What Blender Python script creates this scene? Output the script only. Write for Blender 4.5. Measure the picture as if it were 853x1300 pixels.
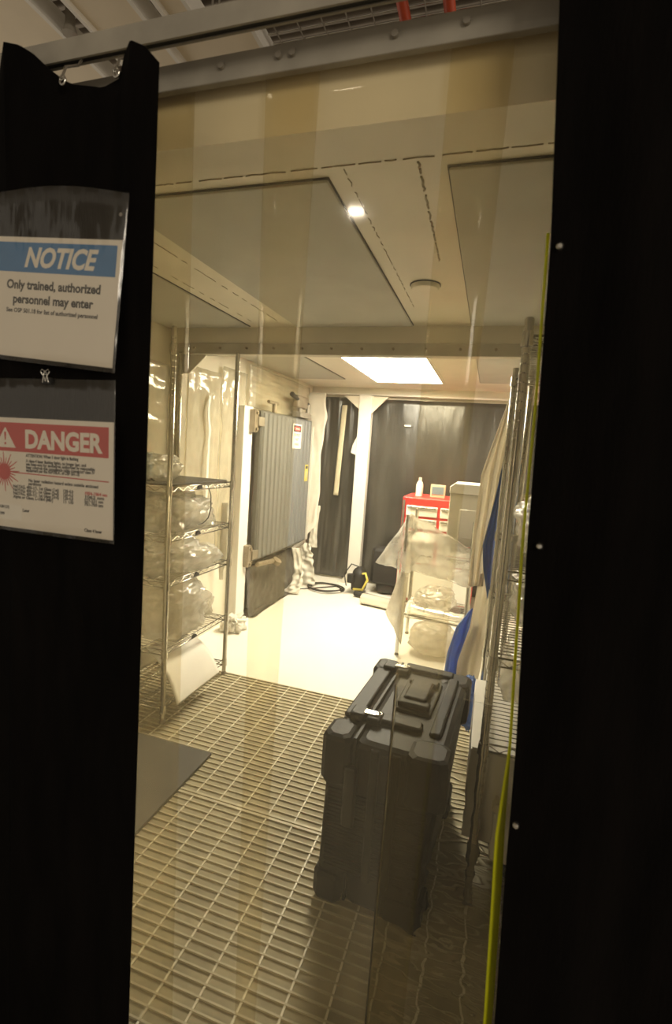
import bpy, math, random
from mathutils import Vector, Matrix, noise

# ------------------------------------------------------------------ camera, world, light, exposure
S = bpy.context.scene
for o in list(bpy.data.objects): bpy.data.objects.remove(o)
COL = S.collection
EYE = 1.385
cam = bpy.data.cameras.new('camera'); cam_ob = bpy.data.objects.new('camera', cam); COL.objects.link(cam_ob)
YAW, PITCH, ROLL, FPX = -0.297358, -0.1110798, 0.0685273, 625.6
_f = Vector((math.sin(YAW)*math.cos(PITCH), math.cos(YAW)*math.cos(PITCH), math.sin(PITCH)))
_r = Vector((math.cos(YAW), -math.sin(YAW), 0)); _u = _r.cross(_f)
_r2 = math.cos(ROLL)*_r + math.sin(ROLL)*_u; _u2 = -math.sin(ROLL)*_r + math.cos(ROLL)*_u
cam_ob.matrix_world = Matrix(((_r2.x, _u2.x, -_f.x, 0), (_r2.y, _u2.y, -_f.y, 0), (_r2.z, _u2.z, -_f.z, EYE), (0, 0, 0, 1)))
cam.sensor_width = 36; cam.sensor_height = 36; cam.sensor_fit = 'VERTICAL'
cam.lens = FPX/1300*36
cam.shift_y = -10/1300
cam.clip_start = 0.02
cam.dof.use_dof = True; cam.dof.focus_distance = 2.4; cam.dof.aperture_fstop = 4.5
S.camera = cam_ob

w = bpy.data.worlds.new('world'); S.world = w; w.use_nodes = True
w.node_tree.nodes['Background'].inputs[0].default_value = (1.0, 0.86, 0.68, 1)
w.node_tree.nodes['Background'].inputs[1].default_value = 0.42

S.view_settings.view_transform = 'Standard'; S.view_settings.look = 'None'
S.view_settings.gamma = 1; S.view_settings.use_curve_mapping = False
S.view_settings.exposure = 0.0
S.cycles.max_bounces = 12; S.cycles.diffuse_bounces = 5; S.cycles.glossy_bounces = 4
S.cycles.transmission_bounces = 10; S.cycles.transparent_max_bounces = 32
S.cycles.use_denoising = True
S.cycles.sample_clamp_indirect = 6.0
S.cycles.caustics_reflective = False; S.cycles.caustics_refractive = False

LIGHT_PANEL = 42.0          # luminous ceiling panel in the far room
LAB_LAMP = 2.0             # lamp of the lab, behind the photographer

def area(name, loc, target, size, size_y, power, col):
    l = bpy.data.lights.new(name, 'AREA'); l.shape = 'RECTANGLE'; l.size = size; l.size_y = size_y
    l.energy = power; l.color = col
    o = bpy.data.objects.new(name, l); COL.objects.link(o); o.location = loc
    o.rotation_euler = (Vector(target)-Vector(loc)).to_track_quat('-Z', 'Y').to_euler()
    return o
area('lab_lamp', (-1.042, -1.719, 3.0), (-0.8, 0.6, 1.5), 0.13, 0.05, LAB_LAMP, (1.0, 0.88, 0.70))
area('added_fill_light', (3.4, -3.2, 2.7), (-0.4, 0.8, 1.5), 2.0, 1.0, 95, (1.0, 0.88, 0.70))  # unseen soft fill, added to brighten the header and curtains

# ------------------------------------------------------------------ materials
def mat(name, col, rough=0.5, metal=0.0, var=0.12, nscale=8.0, bump=0.0, bscale=40.0, spec=0.5, trans=0.0, stretch=(1, 1, 1)):
    m = bpy.data.materials.new(name); m.use_nodes = True
    nt = m.node_tree; b = nt.nodes['Principled BSDF']
    tc = nt.nodes.new('ShaderNodeTexCoord'); mp = nt.nodes.new('ShaderNodeMapping'); mp.inputs['Scale'].default_value = stretch
    nt.links.new(tc.outputs['Object'], mp.inputs['Vector'])
    n = nt.nodes.new('ShaderNodeTexNoise'); n.inputs['Scale'].default_value = nscale; n.inputs['Detail'].default_value = 5
    nt.links.new(mp.outputs['Vector'], n.inputs['Vector'])
    r = nt.nodes.new('ShaderNodeValToRGB')
    r.color_ramp.elements[0].position = 0.3; r.color_ramp.elements[1].position = 0.7
    r.color_ramp.elements[0].color = tuple(c*(1-var) for c in col)+(1,)
    r.color_ramp.elements[1].color = tuple(min(1, c*(1+var)) for c in col)+(1,)
    nt.links.new(n.outputs['Fac'], r.inputs['Fac']); nt.links.new(r.outputs['Color'], b.inputs['Base Color'])
    b.inputs['Roughness'].default_value = rough; b.inputs['Metallic'].default_value = metal
    b.inputs['Specular IOR Level'].default_value = spec
    if bump:
        n2 = nt.nodes.new('ShaderNodeTexNoise'); n2.inputs['Scale'].default_value = bscale; n2.inputs['Detail'].default_value = 4
        nt.links.new(mp.outputs['Vector'], n2.inputs['Vector'])
        bp = nt.nodes.new('ShaderNodeBump'); bp.inputs['Strength'].default_value = bump; bp.inputs['Distance'].default_value = 0.01
        nt.links.new(n2.outputs['Fac'], bp.inputs['Height']); nt.links.new(bp.outputs['Normal'], b.inputs['Normal'])
    return m

def film(name, tint, milk, milk_col=(0.8, 0.75, 0.62), gloss=0.05, rough=0.06, bump=0.15, bscale=12.0, stretch=(1, 1, 1), refract=False, translucent=0.6):
    """clear plastic sheet: see-through tint + a little milky scatter + surface reflection"""
    m = bpy.data.materials.new(name); m.use_nodes = True
    nt = m.node_tree; nt.nodes.clear()
    out = nt.nodes.new('ShaderNodeOutputMaterial')
    if refract:
        tr = nt.nodes.new('ShaderNodeBsdfRefraction'); tr.inputs['Color'].default_value = tint+(1,); tr.inputs['Roughness'].default_value = 0.0; tr.inputs['IOR'].default_value = 1.5
    else:
        tr = nt.nodes.new('ShaderNodeBsdfTransparent'); tr.inputs['Color'].default_value = tint+(1,)
    df = nt.nodes.new('ShaderNodeBsdfDiffuse'); df.inputs['Color'].default_value = milk_col+(1,)
    tl = nt.nodes.new('ShaderNodeBsdfTranslucent'); tl.inputs['Color'].default_value = milk_col+(1,)
    mk = nt.nodes.new('ShaderNodeMixShader'); mk.inputs[0].default_value = translucent
    nt.links.new(df.outputs[0], mk.inputs[1]); nt.links.new(tl.outputs[0], mk.inputs[2])
    tc = nt.nodes.new('ShaderNodeTexCoord'); mp = nt.nodes.new('ShaderNodeMapping'); mp.inputs['Scale'].default_value = stretch
    nt.links.new(tc.outputs['Object'], mp.inputs['Vector'])
    n = nt.nodes.new('ShaderNodeTexNoise'); n.inputs['Scale'].default_value = bscale*0.5; n.inputs['Detail'].default_value = 6
    nt.links.new(mp.outputs['Vector'], n.inputs['Vector'])
    mr = nt.nodes.new('ShaderNodeMapRange'); mr.inputs['From Min'].default_value = 0.3; mr.inputs['From Max'].default_value = 0.75
    mr.inputs['To Min'].default_value = milk*0.6; mr.inputs['To Max'].default_value = milk*1.5
    nt.links.new(n.outputs['Fac'], mr.inputs['Value'])
    m1 = nt.nodes.new('ShaderNodeMixShader')
    nt.links.new(mr.outputs[0], m1.inputs[0]); nt.links.new(tr.outputs[0], m1.inputs[1]); nt.links.new(mk.outputs[0], m1.inputs[2])
    gl = nt.nodes.new('ShaderNodeBsdfGlossy'); gl.inputs['Roughness'].default_value = rough
    n2 = nt.nodes.new('ShaderNodeTexNoise'); n2.inputs['Scale'].default_value = bscale; n2.inputs['Detail'].default_value = 3
    nt.links.new(mp.outputs['Vector'], n2.inputs['Vector'])
    bp = nt.nodes.new('ShaderNodeBump'); bp.inputs['Strength'].default_value = bump; bp.inputs['Distance'].default_value = 0.02
    nt.links.new(n2.outputs['Fac'], bp.inputs['Height']); nt.links.new(bp.outputs['Normal'], gl.inputs['Normal'])
    lw = nt.nodes.new('ShaderNodeLayerWeight'); lw.inputs['Blend'].default_value = 0.25
    mr2 = nt.nodes.new('ShaderNodeMapRange'); mr2.inputs['To Min'].default_value = gloss; mr2.inputs['To Max'].default_value = min(1, gloss+0.45)
    nt.links.new(lw.outputs['Facing'], mr2.inputs['Value'])
    pw = nt.nodes.new('ShaderNodeMath'); pw.operation = 'POWER'; pw.inputs[1].default_value = 3.0
    nt.links.new(lw.outputs['Facing'], pw.inputs[0]); nt.links.new(pw.outputs[0], mr2.inputs['Value'])
    m2 = nt.nodes.new('ShaderNodeMixShader')
    nt.links.new(mr2.outputs[0], m2.inputs[0]); nt.links.new(m1.outputs[0], m2.inputs[1]); nt.links.new(gl.outputs[0], m2.inputs[2])
    nt.links.new(m2.outputs[0], out.inputs['Surface'])
    return m

def emit(name, col, strength):
    m = bpy.data.materials.new(name); m.use_nodes = True; nt = m.node_tree
    b = nt.nodes['Principled BSDF']; b.inputs['Base Color'].default_value = (0.8, 0.8, 0.8, 1)
    b.inputs['Emission Color'].default_value = col+(1,); b.inputs['Emission Strength'].default_value = strength
    return m

M = {
 'wall': mat('cream_wall', (0.76, 0.71, 0.58), 0.6, var=0.05, nscale=3, bump=0.03),
 'beam': mat('cream_painted_steel', (0.74, 0.69, 0.56), 0.45, var=0.06, nscale=5, bump=0.05, bscale=18),
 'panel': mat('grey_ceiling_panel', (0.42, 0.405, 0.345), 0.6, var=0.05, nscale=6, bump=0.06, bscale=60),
 'bracket': mat('beige_grey_steel', (0.48, 0.44, 0.35), 0.5, var=0.1, nscale=10),
 'seam': mat('brown_weld_seam', (0.34, 0.29, 0.20), 0.7, var=0.3, nscale=60),
 'gap': mat('dark_joint', (0.05, 0.045, 0.035), 0.8),
 'whitefloor': mat('white_vinyl_floor', (0.84, 0.81, 0.73), 0.45, var=0.03, nscale=4),
 'subfloor': mat('tan_subfloor', (0.36, 0.315, 0.205), 0.8, var=0.2, nscale=12),
 'grate': mat('tan_grating_steel', (0.50, 0.44, 0.30), 0.5, var=0.14, nscale=14, bump=0.08),
 'rod': mat('bright_cross_rod', (0.72, 0.66, 0.50), 0.4, var=0.1, nscale=20),
 'plate': mat('grey_plate', (0.085, 0.076, 0.06), 0.65, var=0.12, nscale=5),
 'chrome': mat('chrome_wire', (0.56, 0.54, 0.49), 0.2, 0.95, var=0.1, nscale=30),
 'zinc': mat('dull_zinc', (0.30, 0.27, 0.22), 0.55, 0.4, var=0.15, nscale=14),
 'track': mat('brushed_aluminium_track', (0.30, 0.275, 0.225), 0.55, 0.1, var=0.15, nscale=12),
 'black': mat('black_cloth', (0.0030, 0.0024, 0.0021), 0.95, var=0.4, nscale=18, bump=0.2, bscale=220, spec=0.06, stretch=(1, 1, 0.2)),
 'blackpl': mat('black_sheeting', (0.040, 0.037, 0.030), 0.30, var=0.5, nscale=3, bump=0.9, bscale=4, spec=0.9, stretch=(2.5, 1, .6)),
 'case': mat('black_moulded_plastic', (0.0085, 0.0072, 0.006), 0.5, var=0.2, nscale=30, bump=0.10, bscale=160, spec=0.22),
 'rubber': mat('black_rubber', (0.012, 0.011, 0.010), 0.6),
 'paper': mat('white_paper', (0.80, 0.75, 0.66), 0.7, var=0.02),
 'white': mat('white_enamel', (0.82, 0.79, 0.72), 0.4, var=0.03),
 'tape': mat('white_tape', (0.74, 0.70, 0.61), 0.6, var=0.08, nscale=12, bump=0.3, bscale=10),
 'cream': mat('cream_tape', (0.60, 0.54, 0.38), 0.6, var=0.06),
 'blue': mat('sign_blue', (0.050, 0.185, 0.42), 0.6, var=0.08, nscale=20),
 'red': mat('sign_red', (0.50, 0.045, 0.035), 0.6, var=0.08, nscale=20),
 'ink': mat('black_ink', (0.035, 0.033, 0.03), 0.7),
 'toolred': mat('red_tool_chest_paint', (0.55, 0.035, 0.03), 0.35, var=0.06),
 'piperd': mat('red_pipe_paint', (0.55, 0.07, 0.02), 0.4),
 'door': mat('blue_grey_door_steel', (0.20, 0.205, 0.205), 0.42, 0.2, var=0.12, nscale=3, stretch=(1, 6, 0.6)),
 'doordark': mat('dark_door_groove', (0.14, 0.143, 0.14), 0.45, 0.2, var=0.12),
 'bronze': mat('brownish_fitting_steel', (0.30, 0.25, 0.18), 0.45, 0.4, var=0.2, nscale=20),
 'yellow': mat('yellow_label', (0.62, 0.52, 0.10), 0.5),
 'coat': film('white_coat_cloth', (0.9, 0.9, 0.9), 3.0, (0.80, 0.75, 0.64), 0.0, 0.6, 0.2, 30, translucent=0.6),
 'bluecl': film('blue_gown_cloth', (0.4, 0.6, 0.9), 3.0, (0.14, 0.27, 0.62), 0.02, 0.4, 0.3, 25, translucent=0.6),
 'bluebag': film('blue_plastic_bag', (0.4, 0.6, 0.95), 1.6, (0.14, 0.29, 0.70), 0.06, 0.2, 1.0, 22, translucent=0.5),
 'foam': mat('white_foam_sheet', (0.78, 0.75, 0.68), 0.6, var=0.04, nscale=6, bump=0.08),
 'foil': mat('shiny_white_roll', (0.86, 0.82, 0.72), 0.16, 0.5, var=0.04),
 'labwhite': mat('lab_fixture_white', (0.80, 0.70, 0.53), 0.5, var=0.03),
 'deck': mat('lab_metal_deck', (0.30, 0.26, 0.21), 0.6, 0.1, var=0.2, nscale=6),
 'bag': film('cloudy_bag_film', (0.97, 0.96, 0.93), 0.46, (0.92, 0.89, 0.80), 0.12, 0.14, 1.0, 20, translucent=0.75),
 'bagw': film('white_bag_film', (0.97, 0.96, 0.93), 0.62, (0.84, 0.80, 0.70), 0.07, 0.2, 0.7, 12),
 'clear': film('clear_drape_film', (0.98, 0.975, 0.96), 0.34, (0.93, 0.91, 0.84), 0.10, 0.12, 1.0, 14),
 'sheet': film('white_wall_film', (0.95, 0.94, 0.90), 0.55, (0.84, 0.80, 0.68), 0.08, 0.14, 0.9, 6),
 'sleeve': film('clear_sleeve_film', (0.97, 0.96, 0.94), 0.035, (0.8, 0.76, 0.66), 0.05, 0.12, 0.9, 5, stretch=(3, 1, 0.7)),
 'strip': film('amber_vinyl', (0.974, 0.952, 0.885), 0.042, (0.82, 0.73, 0.55), 0.018, 0.06, 0.02, 7, stretch=(2.5, 1, 0.5), translucent=0.8),
 'stripr': film('amber_vinyl_rippled', (0.974, 0.952, 0.885), 0.042, (0.82, 0.73, 0.55), 0.018, 0.06, 0.02, 7, stretch=(2.5, 1, 0.5), translucent=0.8, refract=True),
 'lime': film('lime_vinyl_edge', (0.80, 0.84, 0.10), 3.0, (0.90, 0.92, 0.02), 0.05, 0.15, 0.3, 14, translucent=0.5),
 'light': emit('luminous_panel', (1.0, 0.95, 0.82), LIGHT_PANEL),
}

# ------------------------------------------------------------------ mesh helpers
class MB:
    def __init__(s): s.v = []; s.f = []; s.smooth = []
    def add(s, vs, fs, smooth=False):
        k = len(s.v); s.v += [tuple(v) for v in vs]; s.f += [tuple(i+k for i in f) for f in fs]; s.smooth += [smooth]*len(fs); return s
    def box(s, x0, x1, y0, y1, z0, z1):
        vs = [(x, y, z) for z in (z0, z1) for y in (y0, y1) for x in (x0, x1)]
        return s.add(vs, [(0, 2, 3, 1), (4, 5, 7, 6), (0, 1, 5, 4), (2, 6, 7, 3), (0, 4, 6, 2), (1, 3, 7, 5)])
    def rbox(s, x0, x1, y0, y1, z0, z1, r):
        """box with chamfered edges (26-face style, built as stacked rings)"""
        def ring(z, i):
            return [(x0+i+r, y0+i, z), (x1-i-r, y0+i, z), (x1-i, y0+i+r, z), (x1-i, y1-i-r, z), (x1-i-r, y1-i, z), (x0+i+r, y1-i, z), (x0+i, y1-i-r, z), (x0+i, y0+i+r, z)]
        zs = [(z0, r), (z0+r*.3, r*.3), (z0+r, 0), (z1-r, 0), (z1-r*.3, r*.3), (z1, r)]
        vs = []
        for z, i in zs: vs += ring(z, i)
        fs = [tuple(range(7, -1, -1)), tuple(range(40, 48))]
        for k in range(5):
            for j in range(8):
                a = k*8+j; b = k*8+(j+1) % 8; fs.append((a, b, b+8, a+8))
        return s.add(vs, fs)
    def prism(s, pts, axis, a, b):
        """closed 2-D outline pts extruded along axis from a to b"""
        n = len(pts)
        def p3(p, t): return {'x': (t, p[0], p[1]), 'y': (p[0], t, p[1]), 'z': (p[0], p[1], t)}[axis]
        vs = [p3(p, a) for p in pts]+[p3(p, b) for p in pts]
        return s.add(vs, [tuple(range(n-1, -1, -1)), tuple(range(n, 2*n))]+[(i, (i+1) % n, (i+1) % n+n, i+n) for i in range(n)])
    def tube(s, pts, r, n=8, caps=True):
        pts = [Vector(p) for p in pts]; m = len(pts); vs = []; up = None
        rs = r if isinstance(r, (list, tuple)) else [r]*m
        for i, p in enumerate(pts):
            t = (pts[min(i+1, m-1)]-pts[max(i-1, 0)]).normalized()
            if up is None:
                up = t.orthogonal().normalized()
            up = (up-t*up.dot(t)); up = up.normalized() if up.length > 1e-6 else t.orthogonal().normalized()
            sd = t.cross(up)
            for k in range(n):
                a = 2*math.pi*k/n; vs.append(p+(up*math.cos(a)+sd*math.sin(a))*rs[i])
        fs = [(i*n+k, i*n+(k+1) % n, (i+1)*n+(k+1) % n, (i+1)*n+k) for i in range(m-1) for k in range(n)]
        s.add(vs, fs, True)
        if caps: s.add(vs[:n], [tuple(range(n-1, -1, -1))]); s.add(vs[-n:], [tuple(range(n))])
        return s
    def sheet(s, fn, nu, nv, thick, direction=(0, 1, 0)):
        """thin closed sheet; fn(u,v) -> point, given a real thickness along direction"""
        d = Vector(direction)*thick
        A = [Vector(fn(i/nu, j/nv)) for j in range(nv+1) for i in range(nu+1)]
        k = len(A); W = nu+1
        vs = A+[a+d for a in A]; fs = []
        for j in range(nv):
            for i in range(nu):
                a = j*W+i; q = (a, a+1, a+1+W, a+W); fs.append(q); fs.append(tuple(x+k for x in reversed(q)))
        for i in range(nu):
            fs.append((i, i+k, i+1+k, i+1)); b = nv*W+i; fs.append((b, b+1, b+1+k, b+k))
        for j in range(nv):
            a = j*W; fs.append((a, a+W, a+W+k, a+k)); a = j*W+nu; fs.append((a, a+k, a+W+k, a+W))
        return s.add(vs, fs, True)
    def blob(s, c, rad, amp, freq, seed, flat=None, lev=5, aniso=0.0):
        import bmesh
        bm = bmesh.new(); bmesh.ops.create_icosphere(bm, subdivisions=lev, radius=1)
        vs = []
        for v in bm.verts:
            d = v.co.normalized(); q = d*freq+Vector((seed*7.1, seed*3.3, seed*1.7))
            k = 1+amp*(noise.noise(q)+0.7*abs(noise.noise(q*2.3))-0.55*abs(noise.noise(q*4.7))+0.22*abs(noise.noise(q*10)))
            # boxier than a sphere
            e = 0.75; d2 = Vector([math.copysign(abs(x)**e, x) for x in d])
            p = Vector((d2.x*rad[0]*k, d2.y*rad[1]*k, d2.z*rad[2]*k))+Vector(c)
            if flat is not None and p.z < flat: p.z = flat
            vs.append(p)
        fs = [tuple(v.index for v in f.verts) for f in bm.faces]; bm.free()
        return s.add(vs, fs, True)
    def build(s, name, m, parent=None, local=False, bevel=0.0, kind=None, label=None, seg=2):
        off = Vector((0, 0, 0))
        if parent is not None and not local: off = parent['_w'] if '_w' in parent else Vector((0, 0, 0))
        off = Vector(off)
        if parent is None:
            xs = [v[0] for v in s.v]; ys = [v[1] for v in s.v]; zs = [v[2] for v in s.v]
            off = Vector(((min(xs)+max(xs))/2, (min(ys)+max(ys))/2, min(zs)))
        me = bpy.data.meshes.new(name)
        me.from_pydata([tuple(Vector(v)-off) for v in s.v], [], s.f)
        for p, sm in zip(me.polygons, s.smooth): p.use_smooth = sm
        me.update()
        me.materials.append(M[m] if isinstance(m, str) else m)
        o = bpy.data.objects.new(name, me); COL.objects.link(o)
        if parent is None: o.location = off; o['_w'] = tuple(off)
        else:
            o.parent = parent; o['_w'] = tuple(off)
        if bevel:
            b = o.modifiers.new('bevel', 'BEVEL'); b.width = bevel; b.segments = seg; b.limit_method = 'ANGLE'; b.angle_limit = math.radians(40)
        if kind: o['kind'] = kind
        if label: o['label'] = label
        return o

def tag(o, label, cat, group=None):
    o['label'] = label; o['category'] = cat
    if group: o['group'] = group
    return o
def thing(name, label, cat, loc=(0, 0, 0), rot=(0, 0, 0), group=None):
    o = bpy.data.objects.new(name, None); COL.objects.link(o); o.empty_display_size = 0.05
    o.location = loc; o.rotation_euler = rot; o['_w'] = tuple(loc)
    return tag(o, label, cat, group)
def dup(o, loc, parent):
    c = o.copy(); COL.objects.link(c); c.parent = parent; c.location = loc; return c
def text_mesh(name, body, size, m, parent, x, z, y, align='LEFT', bold=0.0, shear=0.0, width=None):
    """flat printed lettering in the parent's local XZ plane, facing -Y"""
    cu = bpy.data.curves.new(name, 'FONT'); cu.body = body; cu.size = size; cu.align_x = align; cu.offset = bold; cu.shear = shear
    cu.resolution_u = 3; cu.extrude = 0.0001
    t = bpy.data.objects.new(name, cu); COL.objects.link(t)
    bpy.context.view_layer.update()
    dg = bpy.context.evaluated_depsgraph_get()
    me = bpy.data.meshes.new_from_object(t.evaluated_get(dg))
    bpy.data.objects.remove(t); bpy.data.curves.remove(cu)
    sx = 1.0
    if width and len(me.vertices):
        xs = [v.co.x for v in me.vertices]; sx = width/(max(xs)-min(xs))
    for v in me.vertices:
        a, b, c = v.co; v.co = (a*sx, -c, b)
    me.materials.clear(); me.materials.append(M[m])
    o = bpy.data.objects.new(name, me); COL.objects.link(o); o.parent = parent; o.location = (x, y, z)
    return o
R = random.Random(7)
def N(x, y=0.0, z=0.0): return noise.noise(Vector((x, y, z)))
XL, XR = -1.85, 0.62        # inner wall faces
def struct(name, mb, m, parent=None, **k): return mb.build(name, m, parent, kind='structure', **k)

# ------------------------------------------------------------------ setting: the inner rooms
YF, YM, YB = 0.866, 2.53, 5.02     # outer face, middle frame, back wall
struct('floor', MB().box(XL-.1, XR+.1, 2.553, YB+.1, -.10, 0), 'whitefloor')
struct('floor', MB().box(XL-.1, XR+.1, .45, 2.553, -.10, -.005), 'subfloor')
wl = struct('wall_left', MB().box(XL-.08, XL, YF+.02, YB+.1, -.1, 2.06), 'wall')
wr = struct('wall_right', MB().box(XR, XR+.08, YF+.02, YB+.1, -.1, 2.06), 'wall')
wb = struct('wall_back', MB().box(XL, XR, YB, YB+.08, -.1, 2.06), 'wall')
CZ = 2.02
ceil = struct('ceiling', MB().box(XL-.08, XR+.08, YF+.02, YB+.1, CZ, CZ+.05), 'beam')
def ceil_panel(x0, x1, y0, y1):
    g = MB().box(x0, x1, y0, y1, CZ-.004, CZ+.001).build('joint', 'gap', ceil)
    MB().rbox(x0+.0035, x1-.0035, y0+.0035, y1-.0035, CZ-.010, CZ-.001, .003).build('ceiling_panel', 'panel', ceil)
for x0, x1 in ((XL+.005, -1.325), (-1.05, -.43), (-.155, .47)): ceil_panel(x0, x1, 1.165, 2.505)
ceil_panel(XL+.005, -1.325, 3.0, 4.35); ceil_panel(-.155, .47, 3.0, 4.36)
# stitched weld seams of the ceiling frame
def seam_line(p, q, seed, dash=.05, gap=.02, r=.0016):
    mb = MB(); p = Vector(p); q = Vector(q); L = (q-p).length; t = 0; rr = random.Random(seed)
    while t < L:
        e = min(L, t+dash*(.5+rr.random())); d = (q-p)/L
        j = Vector((rr.uniform(-.002, .002), rr.uniform(-.002, .002), 0))
        mb.tube([p+d*t+j, p+d*((t+e)/2)-j, p+d*e+j], r, 5); t = e+gap*rr.random()
    mb.build('weld_seam', 'seam', ceil, kind='stuff')
seam_line((XL, 1.125, CZ-.001), (XR, 1.125, CZ-.001), 1)
seam_line((XL, 2.508+.06, CZ-.001), (XR, 2.508+.06, CZ-.001), 2)
seam_line((-.385, 1.14, CZ-.001), (-.385, 2.2, CZ-.001), 3, .03, .03)
seam_line((-.215, 1.14, CZ-.001), (-.225, 1.7, CZ-.001), 4, .03, .02, .003)
seam_line((-1.13, 1.2, CZ-.001), (-1.12, 2.4, CZ-.001), 5, .06, .05)
seam_line((-1.28, 1.2, CZ-.001), (-1.27, 2.4, CZ-.001), 6, .06, .12)
# entrance header and side walls
hd = struct('trim_1', MB().box(-2.6, 1.5, YF, YF+.10, 1.935, 2.075), 'beam')
struct('wall_front_left', MB().box(-2.6, -.80, YF, YF+.06, -.1, 1.935), 'wall')
struct('wall_front_right', MB().box(.34, 1.5, YF, YF+.06, -.1, 1.935), 'wall')
struct('baseboard_front', MB().box(-.80, .34, .45, .47, -.10, -.004), 'zinc')
# middle frame: cream box beam, grey angle iron with bolts, column, gussets
mf = struct('trim_2', MB().box(XL, XR, YM, YM+.14, 1.93, CZ+.002), 'beam')
ang = MB().box(XL, XR, YM-.012, YM+.05, 1.872, 1.934).build('angle_iron', 'bracket', mf, bevel=.003)
for i in range(14):
    x = -1.68+i*.165
    MB().tube([(x, YM-.020, 1.905), (x, YM-.011, 1.905)], .007, 8).build('bolt_head', 'bronze', mf)
struct('trim_3', MB().box(-1.825, -1.772, YM, YM+.06, 0, 1.93), 'bracket', bevel=.004)
struct('trim_4', MB().prism([(-1.77, 1.873), (-1.62, 1.873), (-1.735, 1.765), (-1.77, 1.765)], 'y', YM+.02, YM+.03), 'beam')
struct('trim_5', MB().box(.50, .555, YM, YM+.06, 0, 1.93), 'bracket', bevel=.004)
# top of the back wall: cream band with a bright ledge that jogs down
struct('trim_6', MB().box(XL, XR, 4.93, YB, 1.955, CZ), 'beam')
struct('trim_7', MB().box(XL, -.80, 4.905, 4.935, 1.943, 1.957).prism([(-.80, 1.943), (-.80, 1.957), (-.64, 1.957), (-.64, 1.943)], 'y', 4.905, 4.935).box(-.64, XR, 4.90, 4.935, 1.938, 1.954), 'white')
# diffuser light in the far ceiling
t = thing('ceiling_light', 'bright rectangular ceiling light panel in the far room', 'light', (-.74, 3.74, CZ))
MB().box(-1.05, -.47, 3.06, 4.44, CZ-.004, CZ+.02).build('diffuser', 'light', t)
fr = MB()
for a in ((-1.07, -1.05, 3.04, 4.46), (-.47, -.45, 3.04, 4.46), (-1.05, -.47, 3.04, 3.06), (-1.05, -.47, 4.44, 4.46)): fr.box(*a, CZ-.010, CZ+.02)
fr.build('frame', 'white', t)
# round cover in the ceiling strip
t = thing('ceiling_cover', 'round white flush cover in the ceiling strip above the black case', 'cover', (-.30, 1.93, CZ))
MB().tube([(-.30, 1.93, CZ-.018), (-.30, 1.93, CZ-.012), (-.30, 1.93, CZ-.0005)], [.048, .054, .054], 28).build('cover_plate', 'beam', t)
MB().tube([(-.30, 1.93, CZ-.004), (-.30, 1.93, CZ-.0005)], .058, 28).build('dark_ring', 'gap', t)  # dark ring showing round the rim of the cover

# ------------------------------------------------------------------ floor grating: two panels, every bar a part
def grating(label, y0, y1):
    x0, x1 = XL+.01, XR-.01; p = .0302
    t = thing('grating_panel', label, 'floor grating', ((x0+x1)/2, (y0+y1)/2, -.005), group=None)
    n = int((y1-y0-.012)/p); p = (y1-y0-.006)/n
    b0 = None
    for i in range(n+1):
        y = y0+.003+i*p
        end = i in (0, n)
        if end or b0 is None or i == 1:
            hw = .005 if end else .0024
            o = MB().box(x0, x1, -hw, hw, 0, .005).build('end_bar' if end else 'bearing_bar', 'grate', t, local=True)
            for v in o.data.vertices: v.co.x -= (x0+x1)/2
            if not end: b0 = o
        else: o = dup(b0, (0, 0, 0), t)
        o.location = (0, y-(y0+y1)/2, 0 if not end else .0004)
    nr = int((x1-x0)/.1016); r0 = None
    for i in range(nr+1):
        x = -.566-.0508*0+(i-12)*.1045
        if not x0 < x < x1: continue
        if r0 is None:
            r0 = MB().box(-.0028, .0028, y0-(y0+y1)/2, y1-(y0+y1)/2, .000, .0040).build('cross_rod', 'rod', t, local=True); o = r0
        else: o = dup(r0, (0, 0, 0), t)
        o.location = (x-(x0+x1)/2, 0, 0)
    return t
grating('tan steel floor grating panel nearest the curtain, in front of the cross joint', .475, 1.578)
grating('tan steel floor grating panel ending at the white floor, behind the cross joint', 1.588, 2.551)

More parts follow.
